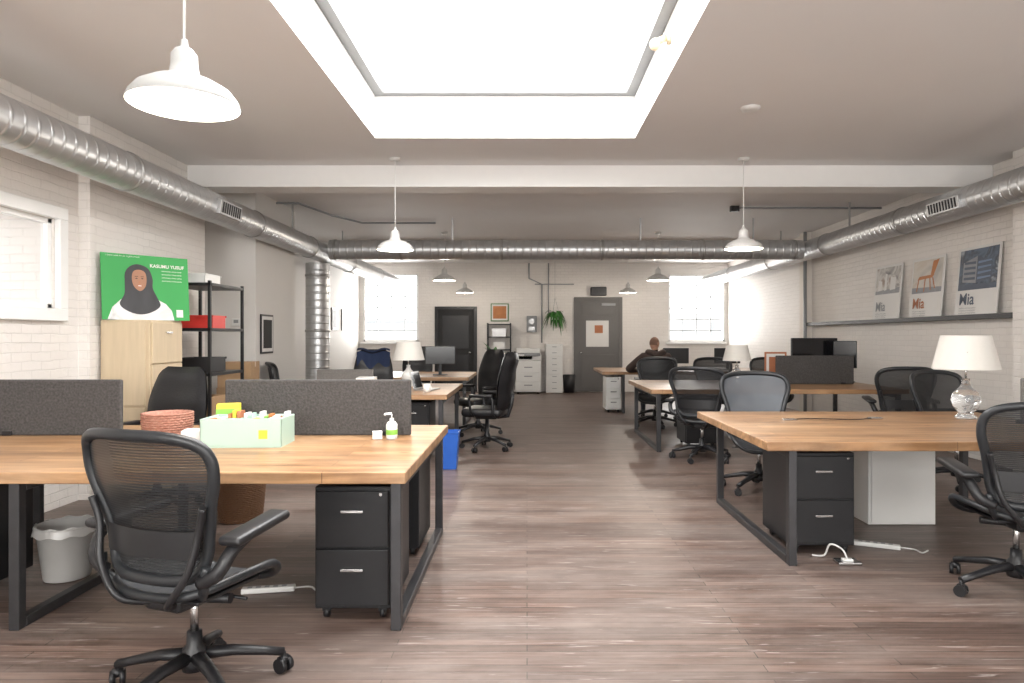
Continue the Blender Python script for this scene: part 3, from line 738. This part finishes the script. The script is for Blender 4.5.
def d3(b, w, h):
    b.poly([(.03, h*.38), (w-.03, h*.38), (w-.03, h-.03), (.03, h-.03)], -.001, m_ph3)
    b.poly([(.03, h*.38), (w-.03, h*.38), (w-.03, h*.45), (.03, h*.47)], -.0015, m_posterd)
    b.poly([(.10, h*.50), (.34, h*.47), (.34, h*.86), (.10, h*.78)], -.002, m_posterg)
    b.poly([(.34, h*.47), (.60, h*.52), (.60, h*.74), (.34, h*.86)], -.002, m_posterd)
    for i in range(4):
        z = .53+i*.075; b.poly([(.12, h*z), (.32, h*(z-.008)), (.32, h*(z+.03)), (.12, h*(z+.035))], -.0025, m_posterd)
        b.poly([(.36, h*(z-.01)), (.58, h*(z+.01)), (.58, h*(z+.03)), (.36, h*(z+.025))], -.0025, m_postersky)
for (a, c, h, d) in ((9.3, 10.0, .78, d1), (8.35, 9.05, .78, d2), (7.36, 8.08, .80, d3)):
    o = led_poster(a, c, 1.637, h, d, None)
    text('Mia', .19, (.07, -.004, h*.17), o, m_posterg if d is d1 else (m_terra if d is d2 else m_posterd), bold=.003)
    for i in range(3): text('exhibition and design gallery', .026, (.08, -.004, h*.11-.028*i), o, m_sash)

def table_lamp(x, y, z, k=1.0, glass=True):
    b = B()
    g = m_glass if glass else m_whitepl
    P = [(.001, 0), (.07, 0), (.075, .01), (.055, .03), (.05, .045), (.085, .09), (.10, .14), (.085, .19), (.04, .235), (.025, .27), (.028, .30), (.001, .30)]
    b.lathe([(p[0]*k, p[1]*k) for p in P], g, seg=28)
    b.tube([(0, 0, .30*k), (0, 0, .40*k)], .008, m_chrome, 8)
    b.lathe([(.225*k, .37*k), (.165*k, .62*k)], m_lampsh, seg=36); b.lathe([(.222*k, .372*k), (.162*k, .618*k)], m_lampsh, seg=36)
    for j in range(3):
        a = j*2.094; b.tube([(0, 0, .40*k), (.20*k*math.cos(a), .20*k*math.sin(a), .50*k)], .003, m_chrome, 5)
    b.obj('table_lamp', (x, y, z))
table_lamp(3.42, 5.32, .766, 1.04); table_lamp(2.86, 9.3, .766, .84); table_lamp(-1.52, 8.75, .766, .92, False)

def monitor(x, y, z, w, h, rz, lift=.12, m=m_screen):
    b = B(); b.box(-w/2, -.02, lift, w/2, .02, lift+h, m_black, .006); b.box(-w/2+.01, -.0215, lift+.012, w/2-.01, -.02, lift+h-.012, m)
    b.box(-.025, .0, .01, .025, .04, lift+h*.4, m_black, .004); b.box(-.12, -.08, 0, .12, .10, .012, m_black, .004)
    b.obj('computer_monitor', (x, y, z), rz)
monitor(4.1, 9.75, .766, .68, .40, 5, .22); monitor(4.45, 9.55, .766, .30, .38, -30, .2)
monitor(-1.45, 11.4, .766, .5, .30, 10, .18); monitor(2.9, 13.3, .766, .5, .30, 180, .12); monitor(3.9, 13.3, .766, .5, .30, 180, .12)
def laptop(x, y, z, rz):
    b = B(); b.box(-.16, -.11, 0, .16, .11, .015, m_galv, .004); b.box(-.15, .02, .0152, .15, .09, .017, m_black)
    T = Matrix.Translation((0, .11, .015)) @ Matrix.Rotation(math.radians(-15), 4, 'X')
    b.box(-.16, -.004, 0, .16, .004, .21, m_galv, .002, T=T); b.box(-.15, -.0055, .01, .15, -.004, .2, m_screen, T=T)
    b.obj('laptop', (x, y, z), rz)
laptop(2.55, 12.9, .766, 0); laptop(-1.2, 8.2, .766, 80)
bin_('paper_tray', -1.55, 8.1, .766, .3, .24, .08, m_whitepl, 10)
b = B(); b.box(-.11, -.15, 0, .11, .15, .09, m_posterw, .003); b.box(-.1, -.14, .09, .1, .14, .13, m_cream, .003); b.box(-.11, -.13, .13, .1, .13, .17, m_posterw, .003); b.obj('stack_of_papers', (-1.85, 7.9, .766), 6)
b = B(); b.lathe([(.001, 0), (.038, 0), (.04, .095), (.036, .095), (.034, .008), (.001, .008)], m_white, seg=20); b.tube(cr([(.038, 0, .02), (.065, 0, .03), (.065, 0, .07), (.038, 0, .08)], 4), .005, m_white, 6); b.obj('coffee_mug', (-1.15, 7.85, .766), -40)
wall_picture('desk_photo_frame', (3.55, 9.75, .766), .3, .42, m_terra, -10, m_terra)
b = B()
b.lathe([(.001, .003), (.115, .003), (.15, .38), (.16, .385), (.16, .40), (.145, .40), (.108, .02), (.001, .014)], m_blue, seg=4)
o = b.obj('recycling_bin', (-.83, 7.28, 0), 45)
for p in o.data.polygons: p.use_smooth = False
b = B()
b.grid(lambda u, v: Vector((-.24+.48*u, -.40-.06*math.sin(v*3.14)+.015*math.sin(u*17), .62+.55*v+.02*math.sin(u*9))), 20, 12, m_navy)
b.grid(lambda u, v: Vector((-.24+.48*u, -.40+.16*v+.01*math.sin(u*17), 1.19+.03*math.sin(v*3.14)+.02*math.sin(u*9))), 20, 6, m_navy)
b.grid(lambda u, v: Vector((-.24+.48*u, -.22+.015*math.sin(u*13), 1.17-.25*v+.02*math.sin(u*9))), 20, 6, m_navy)
b.obj('draped_jacket', (-2.25, 9.95, 0), 190)

def strip(x, y, rz):
    b = B(); b.box(-.14, -.025, 0.001, .14, .025, .03, m_cable, .006)
    for i in range(5): b.box(-.11+i*.045, -.012, .03, -.085+i*.045, .012, .031, m_sash)
    b.tube(cr([(.14, 0, .015), (.22, .02, .008), (.26, -.04, .008), (.30, .03, .008)], 6), .005, m_cable, 6)
    b.obj('power_strip', (x, y, 0), rz)
strip(-1.42, 3.75, 10); strip(2.33, 4.55, -25)
b = B(); b.box(-.07, -.05, 0.001, .07, .05, .02, m_chrome, .004); b.box(-.03, -.02, .02, .03, .02, .03, m_whitepl, .003)
b.tube(cr([(0, 0, .03), (-.02, .03, .08), (-.08, .06, .10), (-.10, .10, .02), (-.16, .14, .008)], 6), .006, m_cable, 6); b.obj('floor_outlet', (1.98, 4.22, 0))
b = B()
for (x, y) in ((2.0, 5.2), (2.7, 5.3)): b.box(x-.05, y-.03, .001, x+.05, y+.03, .012, m_chrome, .003)
b.tube(cr([(2.0, 5.2, .008), (2.2, 5.25, .008), (2.5, 5.2, .008), (2.7, 5.3, .008)], 6), .004, m_blackm, 6)
b.obj('desk_cable_grommets', (0, 0, .765))

# ------------------------------------------------------------------ back wall objects
def door(name, x0, x1, h, m, fr, extra):
    b = B(); y = YF
    b.box(x0-.08, y-.05, 0, x0, y-.001, h+.08, fr, .004); b.box(x1, y-.05, 0, x1+.08, y-.001, h+.08, fr, .004); b.box(x0, y-.05, h, x1, y-.001, h+.08, fr, .004)
    b.box(x0, y-.03, .01, x1, y-.002, h, m)
    extra(b, x0, x1, y-.03, h)
    b.obj(name)
def e1(b, x0, x1, y, h):
    b.box(x0+.23, y-.012, 1.15, x1-.27, y, 1.82, m_posterw, .003); b.box(x0+.45, y-.014, 1.5, x1-.42, y-.012, 1.7, m_terra)
    b.box(x0+.1, y-.01, .1, x1-.1, y, .95, m_greydoor, .006); b.ell((x0+.10, y-.05, 1.0), (.03, .03, .03), m_chrome)
    b.box(x0+.12, y-.01, 1.95, x1-.12, y, 2.25, m_greydoor, .006)
    b.box(x1-.45, y-.05, h-.14, x1-.1, y, h-.08, m_sash)
door('door_1', 1.28, 2.36, 2.34, m_greydoor, m_greydoor, e1)
def e2(b, x0, x1, y, h):
    b.box(x0+.12, y-.01, .15, x1-.12, y, .95, m_blackm, .006); b.box(x0+.12, y-.01, 1.1, x1-.12, y, 1.95, m_blackm, .006); b.ell((x1-.1, y-.05, 1.0), (.03, .03, .03), m_chrome)
door('door_2', -2.28, -1.36, 2.10, m_dark, m_blackm, e2)
b = B(); b.box(-.2, -.2, 0, .2, 0, .22, m_black, .02, 3)
for sx in (-.08, .08): b.cyl((sx, -.2, .11), (sx, -.205, .11), .07, m_blackm, 20)
b.obj('wall_speaker', (1.82, YF, 2.45))
b = B()
b.box(-.32, -.3, .04, .32, .3, .82, m_whitepl, .015); b.box(-.33, -.31, .82, .33, .3, .97, m_whitepl, .02, 3); b.box(-.30, -.28, 1.0, .30, .28, 1.12, m_whitepl, .02, 3)
b.box(-.28, -.27, .96, .28, .27, 1.01, m_sash); b.box(-.1, -.37, .93, .3, -.29, .99, m_sash, .01)
for i in range(3): b.box(-.30, -.307, .08+i*.22, .30, -.298, .28+i*.22, m_whitepl, .006); b.box(-.1, -.311, .2+i*.22, .1, -.306, .225+i*.22, m_sash)
b.box(-.28, -.305, .85, .1, -.31, .93, m_dark)
for sx in (-.25, .25):
    for sy in (-.22, .22): b.cyl((sx, sy, .0), (sx, sy, .05), .03, m_black, 10)
b.obj('office_copier', (.03, 17.12, 0))
pedestal(.68, 16.95, w=.42, d=.5, z0=.01, z1=1.22, body=m_whitepl, n=8, hand=m_sash, name='white_drawer_cabinet')
b = B(); b.lathe([(.001, .003), (.13, .003), (.16, .45), (.15, .45), (.12, .015), (.001, .012)], m_black, seg=24); b.obj('waste_bin', (1.06, 17.2, 0))
b = B(); b.box(-.13, -.09, 0, .13, 0, .42, m_sash, .008); b.cyl((0, -.09, .28), (0, -.12, .28), .07, m_galv); b.box(-.08, -.1, .05, .08, -.09, .14, m_galv); b.obj('electric_meter_box', (.12, YF-.001, 1.52))
wall_picture('framed_art_print', (-.70, YF-.024, 1.80), .46, .46, m_orange, 0, m_leaf)
zs2 = metal_shelf('metal_shelving_unit', -1.0, -.40, 17.0, 17.42, 1.75, 6)
for i, (m, w, h) in enumerate(((m_card, .4, .2), (m_posterw, .35, .18), (m_black, .42, .2), (m_whitepl, .3, .18), (m_galv, .35, .2))):
    bin_('shelf_storage_box', -.70, 17.21, zs2[i], w, .28, h, m)
def leaf(b, base, dirv, L, w, droop, m=None):
    dirv = Vector(dirv).normalized(); side = dirv.cross(Vector((0, 0, 1)))
    side = side.normalized() if side.length > 1e-3 else Vector((1, 0, 0))
    def f(u, v):
        t = v; p = Vector(base)+dirv*L*t-Vector((0, 0, 1))*droop*t*t
        return p+side*(u-.5)*w*math.sin(math.pi*min(.98, t*.9+.08))
    b.grid(f, 2, 6, m or m_leaf)
b = B()
b.lathe([(.001, 0), (.08, 0), (.12, .14), (.11, .14), (.075, .01), (.001, .01)], m_white, seg=20)
for j in range(3):
    a = j*2.094; b.tube([(.11*math.cos(a), .11*math.sin(a), .14), (0, 0, .55)], .003, m_sash, 5)
b.tube([(0, 0, .55), (0, 0, 1.46)], .003, m_sash, 5)
for i in range(80):
    a = random.random()*6.28; leaf(b, (.08*math.cos(a), .08*math.sin(a), .13+.08*random.random()), (math.cos(a), math.sin(a), random.uniform(-.2, 1.2)), random.uniform(.12, .28), .06, random.uniform(.1, .55))
b.obj('hanging_plant', (.70, 17.1, 1.83))
b = B()
b.lathe([(.001, 0), (.14, 0), (.19, .32), (.17, .32), (.13, .02), (.001, .02)], m_terra, seg=24); b.lathe([(.001, .29), (.175, .29)], m_dark, seg=20)
b.tube([(0, 0, .28), (.02, 0, .6), (-.01, .02, .9), (0, 0, 1.05)], [.02, .016, .01, .008], m_card, 8)
for i in range(50):
    a = random.random()*6.28; z = random.uniform(.65, 1.05); leaf(b, (0, 0, z), (math.cos(a), math.sin(a), random.uniform(.1, 1.4)), random.uniform(.22, .42), .09, random.uniform(.05, .25))
b.obj('potted_plant', (-.72, 14.9, 0))

# ------------------------------------------------------------------ seated man
def skin_mesh(chains, sub=2):
    me = bpy.data.meshes.new('tmp'); vs = []; rad = []; ed = []; key = {}
    for ch in chains:
        prev = None
        for co, r in ch:
            k = tuple(round(c, 4) for c in co)
            if k not in key: key[k] = len(vs); vs.append(co); rad.append(r)
            i = key[k]
            if prev is not None: ed.append((prev, i))
            prev = i
    me.from_pydata(vs, ed, [])
    o = bpy.data.objects.new('tmp', me); COL.objects.link(o)
    o.modifiers.new('skin', 'SKIN')
    for i, sv in enumerate(me.skin_vertices[0].data):
        r = rad[i]; sv.radius = r if isinstance(r, tuple) else (r, r); sv.use_root = (i == 0)
    ms = o.modifiers.new('sub', 'SUBSURF'); ms.levels = sub; ms.render_levels = sub
    bpy.context.view_layer.update()
    out = bpy.data.meshes.new_from_object(o.evaluated_get(bpy.context.evaluated_depsgraph_get()))
    bpy.data.objects.remove(o)
    return out
EL = {1: (.36, .28, .84), -1: (-.44, .33, .83)}; WR = {1: (.17, .48, .80), -1: (-.26, .53, .80)}
body = [
    [((0, 0, .56), (.17, .13)), ((0, .0, .70), (.175, .13)), ((0, .05, .86), (.19, .14)), ((0, .09, 1.0), (.20, .13)), ((0, .115, 1.10), (.11, .10)), ((0, .135, 1.17), (.055, .058)), ((0, .15, 1.24), (.055, .058))],
]
for sg in (-1, 1):
    sh = (sg*.21, .09, 1.05); el = EL[sg]; wr = WR[sg]
    mid = tuple((a+c)/2 for a, c in zip(sh, el)); mf = tuple((a+c)/2 for a, c in zip(el, wr))
    body.append([((0, .09, 1.0), (.20, .13)), (sh, .090), (mid, .076), (el, .064), (mf, .055), (wr, .038), (tuple(w+(e*.12) for w, e in zip(wr, [wr[i]-el[i] for i in range(3)])), .028)])
    body.append([((0, 0, .56), (.17, .13)), ((sg*.10, .05, .555), .105), ((sg*.13, .26, .56), .088), ((sg*.15, .46, .54), .066), ((sg*.15, .47, .34), .058), ((sg*.15, .44, .12), .042), ((sg*.15, .46, .06), .045), ((sg*.155, .60, .045), .04)])
man = bpy.data.objects.new('seated_man', None); COL.objects.link(man)
bm_ = skin_mesh(body)
for m in (m_hood, m_trous, m_skin, m_sole): bm_.materials.append(m)
for p in bm_.polygons:
    c = p.center; p.use_smooth = True
    if c.z < .11: p.material_index = 3
    elif c.z < .64 and (c.y > .12 or c.z < .60): p.material_index = 1
    elif c.z > 1.165 and abs(c.x) < .1: p.material_index = 2
    elif c.y > .515 and c.z > .7: p.material_index = 2
    else: p.material_index = 0
place(bm_, 'body', parent=man)
for sg in (-1, 1):
    el = Vector(EL[sg]); wr = Vector(WR[sg])
    d = (wr-el).normalized(); d.z = -.05; d.normalize(); s = d.cross(Vector((0, 0, 1))).normalized()*sg
    p = wr+d*.025; chains = [[(tuple(wr), (.027, .02)), (tuple(p+d*.04), (.038, .016)), (tuple(p+d*.075), (.038, .013))]]
    hm = skin_mesh(chains); hm.materials.append(m_skin)
    for q in hm.polygons: q.use_smooth = True
    place(hm, 'palm', parent=man)
    for i, L in enumerate((.062, .072, .067, .052)):
        o_ = p+d*.068+s*(.03-i*.02)
        a1 = o_+d*L*.45+Vector((0, 0, -.004)); a2 = a1+d*L*.35+Vector((0, 0, -.010)); a3 = a2+d*L*.22+Vector((0, 0, -.010))
        fm = skin_mesh([[(tuple(o_), .009), (tuple(a1), .0085), (tuple(a2), .008), (tuple(a3), .0065)]]); fm.materials.append(m_skin)
        for q in fm.polygons: q.use_smooth = True
        place(fm, 'finger', parent=man)
    t0 = p+d*.02+s*.03
    tm = skin_mesh([[(tuple(t0), .012), (tuple(t0+s*.02+d*.025), .010), (tuple(t0+s*.026+d*.05+Vector((0, 0, -.006))), .0085)]]); tm.materials.append(m_skin)
    for q in tm.polygons: q.use_smooth = True
    place(tm, 'thumb', parent=man)
b = B()
vs = b.ell((0, 0, 0), (.077, .098, .118), m_skin, 28, 20)
for v in vs:
    x, y, z = v.co
    if z < 0 and y > 0: v.co.x *= 1-.25*(-z/.118); v.co.y += .01*(-z/.118)
    if z < -.02 and y < 0: v.co.y *= .85
    if y > .06 and abs(z-.01) < .02 and abs(abs(x)-.032) < .018: v.co.y -= .008
b.ell((0, .102, -.018), (.014, .02, .022), m_skin, 12, 8); b.ell((0, .096, .01), (.009, .012, .03), m_skin, 10, 8)
for sg in (-1, 1):
    b.ell((sg*.031, .083, .012), (.012, .008, .007), m_posterw, 10, 8); b.ell((sg*.031, .090, .012), (.005, .004, .005), m_dark, 8, 6)
    b.ell((sg*.031, .090, .030), (.017, .006, .004), m_brow, 10, 6)
    b.ell((sg*.079, -.005, -.005), (.010, .022, .034), m_skin, 12, 8)
    b.ell((sg*.084, .0, -.004), (.004, .012, .020), m_lips, 8, 6)
b.ell((0, .094, -.058), (.025, .008, .005), m_lips, 12, 6); b.ell((0, .092, -.066), (.020, .008, .006), m_lips, 12, 6)
hv = b.ell((0, -.006, .006), (.0785, .098, .110), m_hair, 24, 16)
dl = [v for v in hv if (v.co.y > .045 and v.co.z < .095) or v.co.z < -.045 or (v.co.y > .02 and v.co.z < .04)]
bmesh.ops.delete(b.bm, geom=dl, context='VERTS')
b.obj('head', (0, .165, 1.285), -45, rx=-10, parent=man)
b = B()
b.tube(cr([(-.10, .16, 1.10), (-.13, .06, 1.14), (-.08, -.03, 1.13), (0, -.055, 1.10), (.08, -.03, 1.13), (.13, .06, 1.14), (.10, .16, 1.10), (0, .20, 1.08)], 5, True), .050, m_hood, 12, closed=True)
b.obj('hood', parent=man)
man.location = (2.22, 11.72, 0)
place(ME_CH, 'mesh_office_chair', (2.2, 11.66, 0), 0)

# ------------------------------------------------------------------ light / world
w = bpy.data.worlds.new('World'); S.world = w; w.use_nodes = True
bg = w.node_tree.nodes['Background']; bg.inputs[0].default_value = (.97, .985, 1, 1); bg.inputs[1].default_value = 2.8
def win_light(xa, xb, za, zb, y, sgn, e):
    L = bpy.data.lights.new('window_area_light', 'AREA'); L.shape = 'RECTANGLE'; L.size = xb-xa; L.size_y = zb-za; L.energy = e; L.color = (1, .975, .94)
    o = bpy.data.objects.new('window_area_light', L); COL.objects.link(o); o.location = ((xa+xb)/2, y, (za+zb)/2)
    o.rotation_euler = (math.radians(90*-sgn), 0, 0)
win_light(-4.2, -2.78, 1.28, 3.02, YF+.9, 1, 180); win_light(3.62, 5.08, 1.28, 3.0, YF+.9, 1, 180)
for f in FW: win_light(*f, YB-.22, -1, 230)  # added lamps outside the unseen front openings, brightening the room

# ------------------------------------------------------------------ camera
cd = bpy.data.cameras.new('camera'); cam = bpy.data.objects.new('camera', cd); COL.objects.link(cam)
cd.lens = 24; cd.sensor_width = 36; cd.shift_x = -15/1024; cd.shift_y = -4.5/1024
cam.location = (0, 0, 1.4); cam.rotation_euler = (math.radians(90), 0, 0)
S.camera = cam
